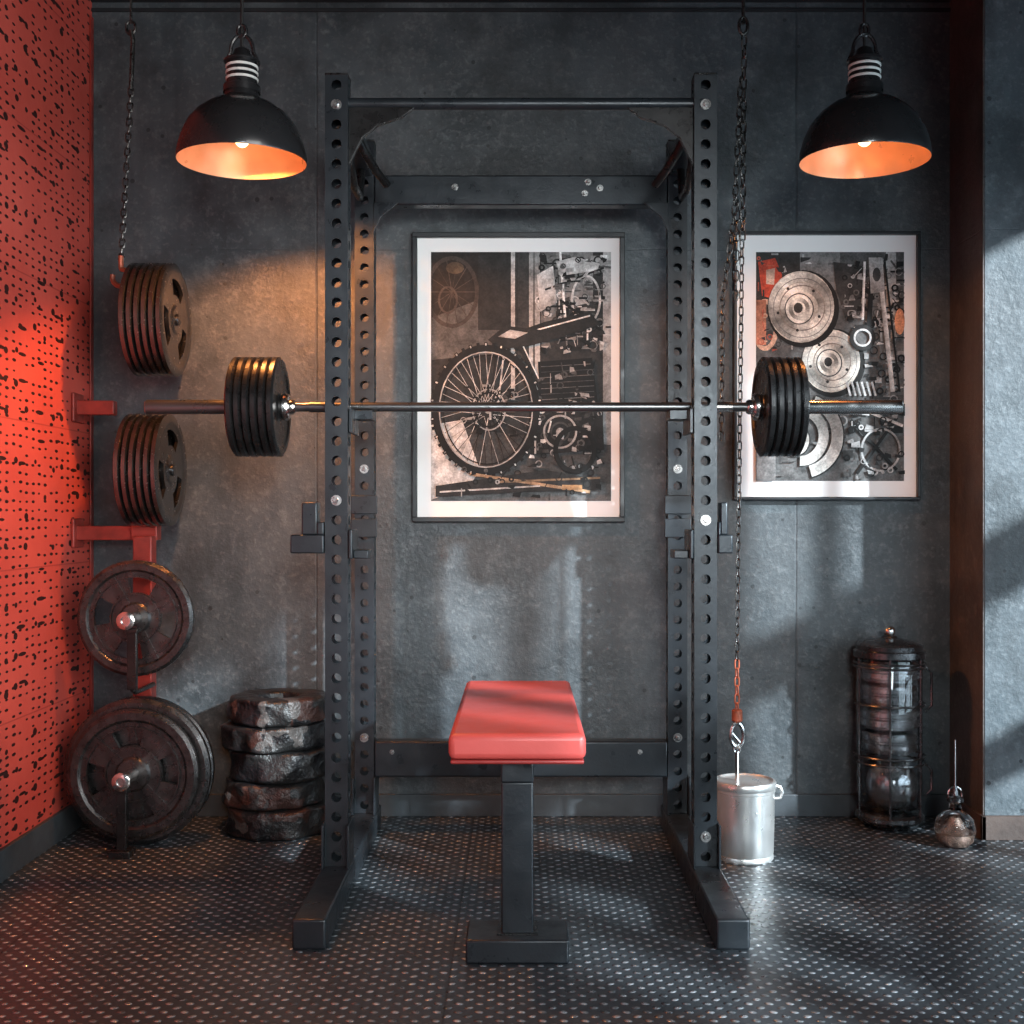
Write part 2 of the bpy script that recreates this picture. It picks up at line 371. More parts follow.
for sx_ in (-1, 1):
    for (yy, top) in ((FY, 2.095), (RY, 2.095)):
        bm = NB(); perf_tube(bm, sx_*RX, yy, RT, top, uw, uw, 40, .0132)
        finish('upright', bm, M['rack'], rack, solid=.004, weld=True, smooth=False)
        bm = NB(); box(bm, sx_*RX-uw/2-.001, sx_*RX+uw/2+.001, yy-uw/2-.001, yy+uw/2+.001, top, top+.006)
        finish('end_cap', bm, M['black_iron'], rack, bev=.002)
    bm = NB(); box(bm, sx_*RX-.038, sx_*RX+.038, 2.715, 3.80, .0, RT-.001)
    finish('base_rail', bm, M['rack'], rack, bev=.006)
    for yy in (FY, RY):
        for q in (-1, 1):
            a, b = sorted((sx_*RX+q*(uw/2+.0005), sx_*RX+q*(uw/2+.006)))
            bm = NB(); box(bm, a, b, yy-.055, yy+.05, RT, RT+.11)
            finish('foot_bracket', bm, M['rack'], rack, bev=.001)
    bm = NB(); box(bm, sx_*RX-.025, sx_*RX+.025, FY+uw/2, RY-uw/2, 1.99, 2.055)
    finish('side_beam', bm, M['rack'], rack, bev=.004)
    xi = sx_*(RX-uw/2)
    bm = NB()
    prism(bm, [(xi, 2.018), (xi-sx_*.17, 2.018), (xi-sx_*.135, 1.992), (xi-sx_*.075, 1.972), (xi-sx_*.035, 1.94), (xi, 1.87)], 'y', FY-.012, FY+.004)
    finish('gusset', bm, M['black_iron'], rack, bev=.001)
    bm = NB()
    prism(bm, [(xi, 1.91), (xi-sx_*.075, 1.91), (xi-sx_*.05, 1.89), (xi-sx_*.02, 1.865), (xi, 1.82)], 'y', RY-.035, RY-.027)
    finish('gusset', bm, M['rack'], rack, bev=.001)
    bm = NB(); tube(bm, [(sx_*(RX-.03), FY+.14, 1.99), (sx_*(RX-.045), FY+.17, 1.96), (sx_*(RX-.07), FY+.24, 1.925), (sx_*(RX-.095), FY+.29, 1.90)], .012, seg=12)
    finish('pull_up_grip', bm, M['black_iron'], rack)
    bm = NB(); tube(bm, [(sx_*(RX-.0), FY+.22, 2.0), (sx_*(RX-.0), FY+.22, 1.94), (sx_*(RX-.0), FY+.30, 1.90), (sx_*RX, FY+.42, 1.90), (sx_*RX, FY+.46, 2.0)], .012, seg=12)
    finish('pull_up_grip', bm, M['black_iron'], rack)
    bm = NB()
    xo = sx_*(RX+uw/2)
    zc = wz(543, FY)
    k = 1.0 if sx_ < 0 else .45
    a, b = sorted((xo+sx_*.002, xo+sx_*.088*k)); box(bm, a, b, FY-.036, FY+.03, zc-.026, zc+.022)
    a, b = sorted((xo+sx_*.020*k, xo+sx_*.060*k)); box(bm, a, b, FY-.03, FY+.022, zc+.0215, zc+.105)
    a, b = sorted((xo+sx_*.002, xo+sx_*.0205*k)); box(bm, a, b, FY-.034, FY+.0, zc+.0215, zc+.055)
    finish('safety_hook', bm, M['rack'], rack, bev=.004)
    bm = NB()
    xi2 = sx_*(RX-uw/2)
    a, b = sorted((xi2-sx_*.002, xi2-sx_*.012)); box(bm, a, b, FY-.032, FY+.075, zc-.04, zc+.035)
    a, b = sorted((xi2-sx_*.0118, xi2-sx_*.05)); box(bm, a, b, FY-.01, FY+.07, zc-.04, zc-.018)
    finish('hook_plate', bm, M['rack'], rack, bev=.003)
    zb = wz(407, 3.235)
    bm = NB()
    a, b = sorted((xi2-sx_*.002, xi2-sx_*.010)); box(bm, a, b, FY-.02, FY+.112, zb-.075, zb-.0128)
    a, b = sorted((xi2-sx_*.0098, xi2-sx_*.055))
    prism(bm, [(FY+.035, zb-.036), (FY+.112, zb-.036), (FY+.112, zb+.012), (FY+.1, zb+.012), (FY+.1, zb-.0128), (FY+.035, zb-.0128)], 'x', a, b)
    finish('bar_cradle', bm, M['rack'], rack, bev=.001)
    for zz in (1.0, .93):
        bm = NB(); box(bm, sx_*RX-.04, sx_*RX+.04, RY-.036, RY-.0295, zz-.028, zz+.028)
        finish('clamp_plate', bm, M['rack'], rack, bev=.002)
bm = NB(); cyl(bm, (-RX+uw/2, FY, 2.030), (RX-uw/2, FY, 2.030), .0155, 24); finish('pull_up_bar', bm, M['rack'], rack)
bm = NB(); box(bm, -RX+uw/2+.0005, RX-uw/2-.0005, RY-.026, RY+.026, 1.905, 1.995); finish('cross_beam', bm, M['rack'], rack, bev=.005)
bm = NB(); box(bm, -RX+uw/2+.0005, RX-uw/2-.0005, RY-.028, RY+.028, .178, .286); finish('cross_beam', bm, M['rack'], rack, bev=.006)
def bolt(x, y, z, d=(0, -1, 0), r=.0085):
    bm = NB(); dv = Vector(d); p = Vector((x, y, z))
    cyl(bm, p, p+dv*.003, max(r*1.25, .0135) if abs(abs(x)-RX) < .001 else r*1.25, 20); cyl(bm, p+dv*.0028, p+dv*.011, r*.85, 6, .001)
    finish('bolt', bm, M['bolt'], rack, label='zinc hex bolt')
ff = FY-uw/2
pit_ = (2.095-RT)/40
def snap(z): return RT+(round((z-RT)/pit_-.5)+.5)*pit_
for (px, py) in ((336, 103), (704, 103), (336, 492), (705, 523), (704, 829)):
    bolt(math.copysign(RX, px-VX), ff, snap(wz(py, ff)))
fr = RY-uw/2
for (px, py) in ((367, 471), (676, 471), (367, 741), (676, 741)):
    bolt(math.copysign(RX, px-VX), fr, snap(wz(py, fr)), r=.008)
for (px, py) in ((455, 187), (588, 182), (600, 188), (585, 193)):
    bolt(wx(px, fr), RY-.026, wz(py, fr), r=.008)
for (px, py) in ((640, 752), (392, 752)):
    bolt(wx(px, fr), RY-.028, wz(py, fr), r=.006)

# ------------------------------------------------------------ barbell
BY = 3.235; BZ = wz(407, BY)
bar = root('barbell', 'dark steel barbell with chrome sleeves racked across uprights', 'barbell', (0, BY, BZ))
bm = NB(); cyl(bm, (-.60, BY, BZ), (.60, BY, BZ), .0125, 24); finish('bar_shaft', bm, M['bar'], bar)
for s in (-1, 1):
    bm = NB(); cyl(bm, (s*.632, BY, BZ), (s*(.995 if s < 0 else 1.01), BY, BZ), .0190, 60, .003); finish('sleeve', bm, M['bar'] if s < 0 else M['chrome'], bar, label='dark polished bar sleeve' if s < 0 else 'chrome bar sleeve')
    bm = NB(); lathe(bm, [(0, 0), (.017, 0), (.02, .006), (.02, .014), (.033, .016), (.036, .022), (.036, .030), (.033, .034), (.0, .034)], (s*.598, BY, BZ), (s, 0, 0), 28)
    finish('collar', bm, M['chrome'], bar, label='chrome bar collar')
    bm = NB(); cyl(bm, (s*.505, BY, BZ), (s*.56, BY, BZ), .0145, 24, .001); finish('knurl_band', bm, M['chrome'] if s > 0 else M['bar'], bar)

def plate_mesh(name, R, th, bore, mat, slots=0, fancy=False):
    seg = 60; h = th/2
    prof = [(bore, .95), (.20*R+bore*.3, .95), (.24*R+bore*.3, .5), (.44*R, .5), (.5*R, .5), (.66*R, .5), (.72*R, .5), (.80*R, .55), (.84*R, .95), (.945*R, .95), (R, .50)]
    prof = [(r, q*h) for r, q in prof]
    bm = NB()
    Fv = [[bm.verts.new((r*math.cos(2*math.pi*j/seg), r*math.sin(2*math.pi*j/seg), z)) for j in range(seg)] for r, z in prof]
    Bv = [[bm.verts.new((r*math.cos(2*math.pi*j/seg), r*math.sin(2*math.pi*j/seg), -z)) for j in range(seg)] for r, z in prof]
    n = len(prof)
    def present(i, j):
        if i < 0 or i >= n-1: return False
        if slots and i in (3, 4, 5):
            per = seg//slots
            w = j % per
            if per*.28 <= w < per*.78: return False
        return True
    for i in range(n-1):
        for j in range(seg):
            if not present(i, j): continue
            k = (j+1) % seg
            bm.faces.new([Fv[i][j], Fv[i+1][j], Fv[i+1][k], Fv[i][k]])
            bm.faces.new([Bv[i][j], Bv[i][k], Bv[i+1][k], Bv[i+1][j]])
            if not present(i-1, j): bm.faces.new([Fv[i][j], Fv[i][k], Bv[i][k], Bv[i][j]])
            if not present(i+1, j): bm.faces.new([Fv[i+1][j], Bv[i+1][j], Bv[i+1][k], Fv[i+1][k]])
            if not present(i, (j-1) % seg): bm.faces.new([Fv[i][j], Bv[i][j], Bv[i+1][j], Fv[i+1][j]])
            if not present(i, k): bm.faces.new([Fv[i][k], Fv[i+1][k], Bv[i+1][k], Bv[i][k]])
    if fancy:
        for t in range(14):
            a = 2*math.pi*(t+.5)/14
            c = Vector((R*.765*math.cos(a), R*.765*math.sin(a), 0))
            cyl(bm, c+Vector((0, 0, h*.4)), c+Vector((0, 0, h*.9)), R*.026, 10)
        for t in range(8):
            a = 2*math.pi*(t)/8
            d = Vector((math.cos(a), math.sin(a), 0)); s_ = Vector((-d.y, d.x, 0))
            if slots and t % 2: continue
            vs = []
            for zz in (h*.4, h*.85):
                for (u, v) in ((.26, -.05), (.8, -.03), (.8, .03), (.26, .05)):
                    vs.append(bm.verts.new(d*R*u+s_*R*v+Vector((0, 0, zz))))
            bm.faces.new(vs[4:]); bm.faces.new(vs[:4][::-1])
            for i in range(4): bm.faces.new([vs[i], vs[(i+1) % 4], vs[4+(i+1) % 4], vs[4+i]])
        for q in (.40, .70):
            lathe(bm, [(R*q, h*.4), (R*(q+.005), h*.95), (R*(q+.025), h*.95), (R*(q+.03), h*.4)], seg=seg)
    bmesh.ops.remove_doubles(bm, verts=bm.verts, dist=1e-6)
    bmesh.ops.recalc_face_normals(bm, faces=bm.faces)
    me = bpy.data.meshes.new(name); bm.to_mesh(me); bm.free()
    for pl in me.polygons: pl.use_smooth = True
    me.set_sharp_from_angle(angle=math.radians(30))
    me.materials.append(mat)
    return me
def put_plate(me, loc, axis, spin, label, group):
    o = bpy.data.objects.new('weight_plate', me); o.location = loc
    q = Vector(axis).to_track_quat('Z', 'Y').to_matrix() @ Matrix.Rotation(spin, 3, 'Z')
    o.rotation_euler = q.to_euler()
    COL.objects.link(o); o['label'] = label; o['category'] = 'weight plate'; o['group'] = group
    return o
pm = plate_mesh('plate_black', .132, .0209, .01902, M['black_iron'])
for s in (-1, 1):
    for i in range(6 if s < 0 else 5):
        put_plate(pm, (s*(.6431+i*.0209), BY, BZ), (s, 0, 0), i*math.pi/3, 'black iron weight plate loaded on the barbell sleeve', 'plates on the barbell')
pw = plate_mesh('plate_steel', .17, .0214, .01805, M['bronze_iron'], 3)
for (zc, xs, gname) in ((wz(320, 3.7), -1.160, 'plates on the upper wall peg'), (wz(470, 3.7), -1.175, 'plates on the lower wall peg')):
    for i in range(6):
        put_plate(pw, (xs+i*.0215, 3.7, zc), (1, 0, 0), math.pi/30*(i % 3), 'dark steel weight plate with bright rim hung on a wall peg', gname)
p3 = plate_mesh('plate_old', .170, .03, .0212, M['old_iron'], 4, True)
put_plate(p3, (-1.13, 3.58, wz(618, 3.58)), (-.0, -1, .0), .5, 'black iron weight plate with grip cutouts on a floor rack peg', 'plates on the storage rack')
p4a = plate_mesh('plate_big', .215, .034, .0212, M['old_iron'], 0, True)
p4b = plate_mesh('plate_mid', .190, .030, .0212, M['old_iron'], 4, True)
zc4 = .2155
put_plate(p4b, (-1.128, 3.553, zc4), (0, -1, 0), .8, 'black iron weight plate with grip cutouts, front of a stacked row', 'plates on the storage rack')
put_plate(p4a, (-1.128, 3.590, zc4), (0, -1, 0), .1, 'large black iron weight plate standing on floor', 'plates on the storage rack')
put_plate(p4a, (-1.128, 3.629, zc4), (0, -1, 0), .3, 'large black iron weight plate standing on floor', 'plates on the storage rack')

rk = root('plate_storage_rack', 'red steel plate storage rack with chrome pegs fixed beside wall', 'weight rack', (-1.15, 3.72, 0))
bm = NB(); box(bm, -1.178, -1.120, 3.70, 3.75, 0, .905); finish('post', bm, M['red_steel'], rk, bev=.004)
eps = .002
for (py) in (408, 533):
    zc = wz(py, 3.78)
    bm = NB(); box(bm, LW+eps, LW+.125 if py == 408 else -1.179, 3.765, 3.80, zc-.022, zc+.022)
    box(bm, LW+eps, LW+.012, 3.74, 3.825, zc-.045, zc+.045)
    if py == 533: box(bm, -1.2, -1.12, 3.751, 3.80, zc-.022, zc+.022)
    finish('bracket', bm, M['red_steel'], rk, bev=.003)
for py, xs, xe in ((320, -1.178, -1.035), (470, -1.193, -1.05)):
    zc = wz(py, 3.7)
    bm = NB(); cyl(bm, (xs, 3.7, zc), (xe, 3.7, zc), .018, 60, .003)
    finish('peg', bm, M['darkmetal'], rk)
    bm = NB(); box(bm, xs-.004, xs+.004, 3.685, WALL-eps, zc-.025, zc+.025)
    finish('peg_arm', bm, M['darkmetal'], rk, bev=.001)
zc3 = wz(618, 3.58)
for (xc, zc, y0) in ((-1.13, zc3, 3.50), (-1.128, zc4, 3.455)):
    bm = NB(); cyl(bm, (xc, y0, zc), (xc, 3.70, zc), .021, 24, .003); finish('peg', bm, M['chrome'], rk, label='chrome peg')
    bm = NB(); lathe(bm, [(0, 0), (.022, 0), (.026, .005), (.026, .014), (.018, .018), (.012, .018), (.012, .012), (0, .012)], (xc, y0-.003, zc), (0, -1, 0), 28); finish('peg_cap', bm, M['chrome'], rk, label='chrome peg end cap')
for (xc, zt, zb_, y) in ((-1.118, zc3-.024, zc3-.20, 3.51), (-1.133, zc4-.024, 0, 3.465)):
    bm = NB(); box(bm, xc-.014, xc+.014, y-.008, y+.008, zb_, zt); box(bm, xc-.02, xc+.02, y-.02, y+.02, zt-.012, zt)
    if zb_ == 0: box(bm, xc-.03, xc+.03, y-.03, y+.03, 0, .02)
    else: tube(bm, [(xc, y, zb_), (xc, y+.03, zb_-.012), (xc, y+.2, zb_-.012)], .008)
    finish('support_strut', bm, M['black_iron'], rk, bev=.002)

# ------------------------------------------------------------ stacked tyres
def tyre_mesh(R, h, ri, seed):
    bm = NB(); pr = []
    for i in range(36):
        a = 2*math.pi*i/36
        cx_ = (R+ri)/2; rw = (R-ri)/2
        c, s = math.cos(a), math.sin(a)
        pr.append((cx_+rw*math.copysign(abs(c)**.42, c), h/2*math.copysign(abs(s)**.28, s)))
    lathe(bm, pr, (0, 0, 0), (0, 0, 1), 96, closed=True)
    for vtx in bm.verts:
        r = math.hypot(vtx.co.x, vtx.co.y)
        n = mnoise.noise(Vector((vtx.co.x*16, vtx.co.y*16, vtx.co.z*24+seed*5)))
        if r > .1:
            k = min(1+.14*n, .162/r)
            vtx.co.x *= k; vtx.co.y *= k
    bmesh.ops.recalc_face_normals(bm, faces=bm.faces)
    me = bpy.data.meshes.new('tyre'); bm.to_mesh(me); bm.free()
    for pl in me.polygons: pl.use_smooth = True
    me.set_sharp_from_angle(angle=math.radians(45)); me.materials.append(M['camo'])
    return me
zc_ = 0.
for i, (dx, dy, R_, hh) in enumerate(((0, 0, .156, .092), (-.010, -.004, .152, .078), (.010, .0, .155, .092), (-.010, -.004, .156, .076), (.004, -.004, .150, .080))):
    o = bpy.data.objects.new('small_tyre', tyre_mesh(R_, hh, .06, i)); o.location = (-.748+dx, 3.755+dy, zc_+hh/2); o.rotation_euler = (0, 0, i*1.3)
    zc_ += hh+.0002
    COL.objects.link(o); o['label'] = 'small dark mottled rubber tyre stacked flat against wall'; o['category'] = 'tyre'; o['group'] = 'stacked tyres beside the rack'

# ------------------------------------------------------------ bench
bx = -.008
bench = root('weight_bench', 'flat weight bench with red vinyl pad and black steel post', 'bench', (bx, 3.0, 0))
bm = NB(); box(bm, bx-.147, bx+.147, 2.60, 3.45, .446, .502); finish('seat_pad', bm, M['vinyl'], bench, bev=.014, label='red vinyl pad')
bm = NB(); box(bm, bx-.143, bx+.143, 2.606, 3.444, .436, .4455); finish('pad_base', bm, M['vinyl_seam'], bench, bev=.004)
bm = NB(); box(bm, bx-.036, bx+.036, 2.66, 3.38, .385, .4355); finish('spine', bm, M['rack'], bench, bev=.004)
bm = NB(); box(bm, bx-.035, bx+.035, 2.668, 2.738, .052, .3845); finish('leg', bm, M['rack'], bench, bev=.004)
bm = NB(); box(bm, bx-.026, bx+.026, 3.28, 3.34, .0, .3845); finish('leg', bm, M['rack'], bench, bev=.004)
bm = NB(); box(bm, bx-.112, bx+.112, 2.63, 2.765, .0, .052); finish('foot', bm, M['rack'], bench, bev=.005)
bm = NB(); box(bm, bx-.045, bx+.045, 2.660, 2.748, .0522, .0555); finish('foot_plate', bm, M['black_iron'], bench)

# ------------------------------------------------------------ pendant lamps
def lamp(px, D, zrim, label, e_in, e_down, tilt):
    x = wx(px, D)
    L = root('pendant_lamp', label, 'lamp', (x, D, zrim), 'industrial pendant lamps')
    out = [(.167, 0), (.1685, .006), (.166, .030), (.157, .062), (.141, .096), (.116, .126), (.086, .148), (.060, .160), (.046, .168), (.044, .185)]
    bm = NB(); lathe(bm, out, (x, D, zrim), seg=64)
    finish('lamp_shade', bm, M['lamp_black'], L, label='satin black dome shade')
    inn = [(max(r-.003, .0), h-.001 if h > 0 else 0.) for r, h in out[:-2]]+[(.04, .158), (0, .158)]
    inn[0] = (.1668, 0)
    bm = NB(); lathe(bm, inn, (x, D, zrim), seg=64)
    finish('shade_lining', bm, M['lamp_lining'], L, label='copper toned inner lining')
    bm = NB()
    lathe(bm, [(.048, .180), (.048, .196), (.040, .202), (.040, .262), (.034, .272), (.024, .280), (.020, .292), (.012, .298), (0, .298)], (x, D, zrim), seg=36)
    for h in (.196, .262): lathe(bm, [(.040, h-.004), (.047, h-.003), (.047, h+.003), (.040, h+.004)], (x, D, zrim), seg=36)
    finish('socket_cap', bm, M['lamp_black'], L)
    for h in (.216, .232, .248):
        bm = NB(); lathe(bm, [(.0400, h-.0035), (.0425, h-.002), (.0425, h+.002), (.0400, h+.0035)], (x, D, zrim), seg=36)
        finish('insulator_ring', bm, M['ceramic'], L, label='white ceramic ring')
    bm = NB()
    pts = [(x+.030*math.cos(a), D, zrim+.288+.045*math.sin(a)) for a in [math.pi*i/14 for i in range(15)]]
    pts = [(x+.042, D, zrim+.262)]+pts+[(x-.042, D, zrim+.262)]
    tube(bm, pts, .005, seg=8)
    pts = [(x+.011*math.cos(a), D, zrim+.343+.016*math.sin(a)) for a in [2*math.pi*i/16 for i in range(16)]]
    tube(bm, pts, .005, True)
    finish('hanger', bm, M['lamp_black'], L)
    bm = NB(); cyl(bm, (x, D, zrim+.29), (x, D, 2.62), .0042, 10); finish('cord', bm, M['cord'], L)
    bm = NB(); sphere(bm, (x, D, zrim+.062), .020, 1.2); cyl(bm, (x, D, zrim+.084), (x, D, zrim+.157), .014, 16)
    finish('bulb', bm, M['bulb'], L, label='glowing warm bulb')
    li = bpy.data.lights.new('warm_bulb_light', 'POINT'); li.energy = e_in; li.color = (1, .38, .11); li.shadow_soft_size = .012
    lo = bpy.data.objects.new('warm_bulb_light', li); lo.location = (x, D+.034, zrim+.055); COL.objects.link(lo)
    li = bpy.data.lights.new('warm_down_light', 'SPOT'); li.energy = e_down; li.color = (1, .33, .08); li.shadow_soft_size = .03
    li.spot_size = math.radians(138); li.spot_blend = .3
    lo = bpy.data.objects.new('warm_down_light', li); lo.location = (x, D+.05, zrim+.002)
    lo.rotation_euler = Vector(tilt).to_track_quat('-Z', 'Y').to_euler(); COL.objects.link(lo)
lamp(242, 3.2, wz(162, 3.2), 'black dome pendant lamp glowing warm above barbell plates', .30, 60, (.14, .30, -1))
lamp(864.5, 3.2, wz(161, 3.2), 'black dome pendant lamp glowing warm before framed poster', .30, 8, (0, .25, -1))

# ------------------------------------------------------------ chains
def link(bm, c, d, side, L, W, r):
    d = Vector(d).normalized(); side = Vector(side); side = (side-d*side.dot(d)).normalized()
    pts = []
    s = (L-W)/2
    for i in range(7):
        a = math.pi*i/6; pts.append(Vector(c)+d*(s+math.sin(a)*W/2)+side*math.cos(a)*W/2)
    for i in range(7):
        a = math.pi+math.pi*i/6; pts.append(Vector(c)+d*(-s+math.sin(a)*W/2)+side*math.cos(a)*W/2)
    tube(bm, pts, r, True, 6)
def chain(bm, p0, p1, L=.038, W=.021, r=.0032, tw=.35):
    p0 = Vector(p0); p1 = Vector(p1); d = p1-p0; pitch = L-2*r*1.1-.002; n = max(1, round(d.length/pitch))
    for i in range(n):
        c = p0+d*((i+.5)/n); an = tw+(i % 2)*math.pi/2
        link(bm, c, d, (math.cos(an), math.sin(an), 0), L-r, W-2*r*.5, r)
def hook(bm, x, y, z, s=1.0, r=.006):
    pts = [(x, y, z), (x, y, z-.03*s)]
    for i in range(12):
        a = math.pi/2-math.radians(290)*i/11
        pts.append((x+.022*s*math.cos(a), y, z-.055*s+.022*s*math.sin(a)))
    tube(bm, pts, r, seg=8)
CD = 3.72
xa, xb = wx(131, CD), wx(121, CD)
ch = root('hanging_chain', 'thin steel chain with red hook hanging beside plates', 'chain', (xa, CD, 2.62))
bm = NB(); cyl(bm, (xa, CD, 2.58), (xa, CD, 2.62), .022, 16)
tube(bm, [(xa, CD, 2.6), (xa, CD, wz(24, CD))], .004)
tube(bm, [(xa+.014*math.cos(a), CD, wz(22, CD)-.018+.02*math.sin(a)) for a in [2*math.pi*i/14 for i in range(14)]], .0045, True)
tube(bm, [(xa, CD, wz(30, CD)), (xa+.006, CD, wz(40, CD)), (xa, CD, wz(90, CD))], .007)
finish('ceiling_hook', bm, M['chain'], ch)
bm = NB(); chain(bm, (xa, CD, wz(88, CD)), (xb, CD, wz(262, CD)), .032, .018, .003); finish('chain_links', bm, M['chain'], ch)
bm = NB(); hook(bm, xb, CD, wz(256, CD), 1.2, .008); finish('hook', bm, M['rust_red'], ch, label='red-orange lifting hook')

CX, CY = wx(742, 3.45), 3.45
ch = root('hoist_chain', 'long steel hoist chain hanging down to galvanised bucket', 'chain', (CX, CY, 2.62))
bm = NB(); cyl(bm, (CX+.004, CY, 2.58), (CX+.004, CY, 2.62), .025, 16)
tube(bm, [(CX+.004, CY, 2.6), (CX+.004, CY, wz(24, CY))], .005)
tube(bm, [(CX+.004+.012*math.cos(a), CY, wz(26, CY)+.024*math.sin(a)) for a in [2*math.pi*i/14 for i in range(14)]], .005, True)
finish('ceiling_hook', bm, M['chain'], ch)
bm = NB()
chain(bm, (CX+.006, CY, wz(36, CY)), (CX+.002, CY, wz(240, CY)), .038, .017, .0026)
chain(bm, (CX-.006, CY-.018, wz(80, CY)), (CX-.026, CY-.010, wz(235, CY)), .034, .016, .0022, 1.0)
chain(bm, (CX-.026, CY-.010, wz(225, CY)), (CX-.055, CY, wz(300, CY)), .034, .017, .0022, .2)
chain(bm, (CX-.055, CY, wz(298, CY)), (CX-.058, CY, wz(440, CY)), .030, .015, .0021, .2)
chain(bm, (CX+.000, CY, wz(240, CY)), (CX-.014, CY, wz(660, CY)), .030, .0135, .0020)
chain(bm, (CX-.010, CY+.01, wz(200, CY)), (CX-.018, CY+.01, wz(300, CY)), .034, .017, .0022, 1.2)
finish('chain_links', bm, M['chain'], ch)
bm = NB(); chain(bm, (CX-.014, CY, wz(660, CY)), (CX-.014, CY, wz(712, CY)), .030, .015, .0024)
cyl(bm, (CX-.014, CY, wz(709, CY)), (CX-.014, CY, wz(722, CY)), .015, 14, .004)
finish('rusty_links', bm, M['rust_red'], ch, label='rusty orange end links')
bm = NB()
zz = wz(735, CY)
tube(bm, [(CX-.014+.018*math.cos(a), CY, zz+.034*math.sin(a)) for a in [2*math.pi*i/18 for i in range(18)]], .006, True)
tube(bm, [(CX-.014-.018, CY, zz+.01), (CX-.014+.012, CY, zz-.026)], .004)
finish('snap_hook', bm, M['chrome'], ch, label='chrome snap hook')

bx2 = wx(744.5, CY)
bk = root('metal_bucket', 'galvanised steel bucket with flat lid and lifting eye on floor', 'bucket', (bx2, CY, 0))
bm = NB(); lathe(bm, [(0, 0), (.078, 0), (.081, .004), (.081, .012), (.079, .016), (.081, .02), (.083, .10), (.084, .19), (.086, .192), (.086, .208), (.0, .208)], (bx2, CY, 0), seg=48)
finish('bucket_body', bm, M['galv'], bk)
bm = NB(); lathe(bm, [(.0865, .200), (.0885, .203), (.0890, .216), (.086, .221), (.080, .222), (.076, .218), (.070, .217), (.0, .219)], (bx2, CY, 0), seg=48)
finish('lid', bm, M['galv'], bk)
bm = NB()
lx = CX-.014
tube(bm, [(lx, CY, .2185), (lx, CY, zz-.045)], .006, seg=10)
tube(bm, [(lx+.009*math.cos(a), CY, zz-.038+.012*math.sin(a)) for a in [2*math.pi*i/14 for i in range(14)]], .0035, True)
finish('lifting_eye', bm, M['chrome'], bk)
bm = NB()
tube(bm, [(bx2+.084, CY-.01, .17), (bx2+.100, CY-.01, .172), (bx2+.105, CY-.01, .188), (bx2+.098, CY-.01, .203), (bx2+.084, CY-.01, .206)], .005)
finish('side_handle', bm, M['galv'], bk)

# ------------------------------------------------------------ framed posters
class Art:
    ST = .00002
    def __init__(s, x0, x1, y0, y1, D):
        s.b = (x0, x1, y0, y1); s.D = D; s.n = 0; s.bm = NB(); s.cl = s.bm.loops.layers.float_color.new('Col')
    def poly(s, pts, c, c2=None):
        x0, x1, y0, y1 = s.b; s.n += 1
        d = s.D-s.n*s.ST
        vs = [s.bm.verts.new((wx(min(max(p[0], x0), x1), s.D), d, wz(min(max(p[1], y0), y1), s.D))) for p in pts]
        try: f = s.bm.faces.new(vs)
        except Exception: return
        if isinstance(c, (int, float)):
            c = max(0, (c-.02)*1.25)+.006 if c < .2 else c*1.4
            c = (c*.985, c*.985, c*.975)
        g0 = .5+.9*R2.random(); g1 = .5+.9*R2.random()
        n = len(f.loops)
        for i, l in enumerate(f.loops):
            q = g0 if i < n/2 else g1
            if s.flat: q = 1
            l[s.cl] = (min(.92, c[0]*q), min(.92, c[1]*q), min(.92, c[2]*q), 1)
    flat = False
    def rect(s, a, b, c_, d, c): s.poly([(a, c_), (b, c_), (b, d), (a, d)], c)
    def line(s, x0, y0, x1, y1, w, c):
        dx, dy = x1-x0, y1-y0; L = math.hypot(dx, dy) or 1; nx, ny = -dy/L*w/2, dx/L*w/2
        s.poly([(x0+nx, y0+ny), (x1+nx, y1+ny), (x1-nx, y1-ny), (x0-nx, y0-ny)], c)
    def disc(s, cx, cy, rx, ry, c, n=28):
        s.poly([(cx+rx*math.cos(2*math.pi*i/n), cy+ry*math.sin(2*math.pi*i/n)) for i in range(n)], c)
    def ring(s, cx, cy, rx, ry, w, c, n=32, a0=0, a1=2*math.pi, shade=False):
        s.n += 1; k = s.n; s.flat = True
        for i in range(n):
            t0 = a0+(a1-a0)*i/n; t1 = a0+(a1-a0)*(i+1)/n
            s.n = k
            cc = c
            if shade: q = .62+.38*math.cos(2*(t0-.9)); cc = tuple(x*q for x in c)
            s.poly([(cx+rx*math.cos(t0), cy+ry*math.sin(t0)), (cx+rx*math.cos(t1), cy+ry*math.sin(t1)),
                    (cx+(rx-w)*math.cos(t1), cy+(ry-w)*math.sin(t1)), (cx+(rx-w)*math.cos(t0), cy+(ry-w)*math.sin(t0))], cc)
        s.flat = False
    def clutter(s, n, x0, x1, y0, y1, big, cols):
        for i in range(n):
            x = R.uniform(x0, x1); y = R.uniform(y0, y1); k = R.random()
            c = R.choice(cols)
            if k < .45:
                w = R.uniform(1.5, big); h = R.uniform(1.2, big*.6); j = lambda: R.uniform(-1.5, 1.5)
                s.poly([(x-w/2+j(), y-h/2+j()), (x+w/2+j(), y-h/2+j()), (x+w/2+j(), y+h/2+j()), (x-w/2+j(), y+h/2+j())], c)
            elif k < .75:
                a = R.choice([0, 0, math.pi/2, R.uniform(0, 3.1)]); L = R.uniform(4, big*1.7)
                s.line(x, y, x+L*math.cos(a), y+L*math.sin(a), R.uniform(.7, 2.2), c)
            else:
                r = R.uniform(2, big*.5); s.ring(x, y, r, r, R.uniform(.8, 2), c, 14)
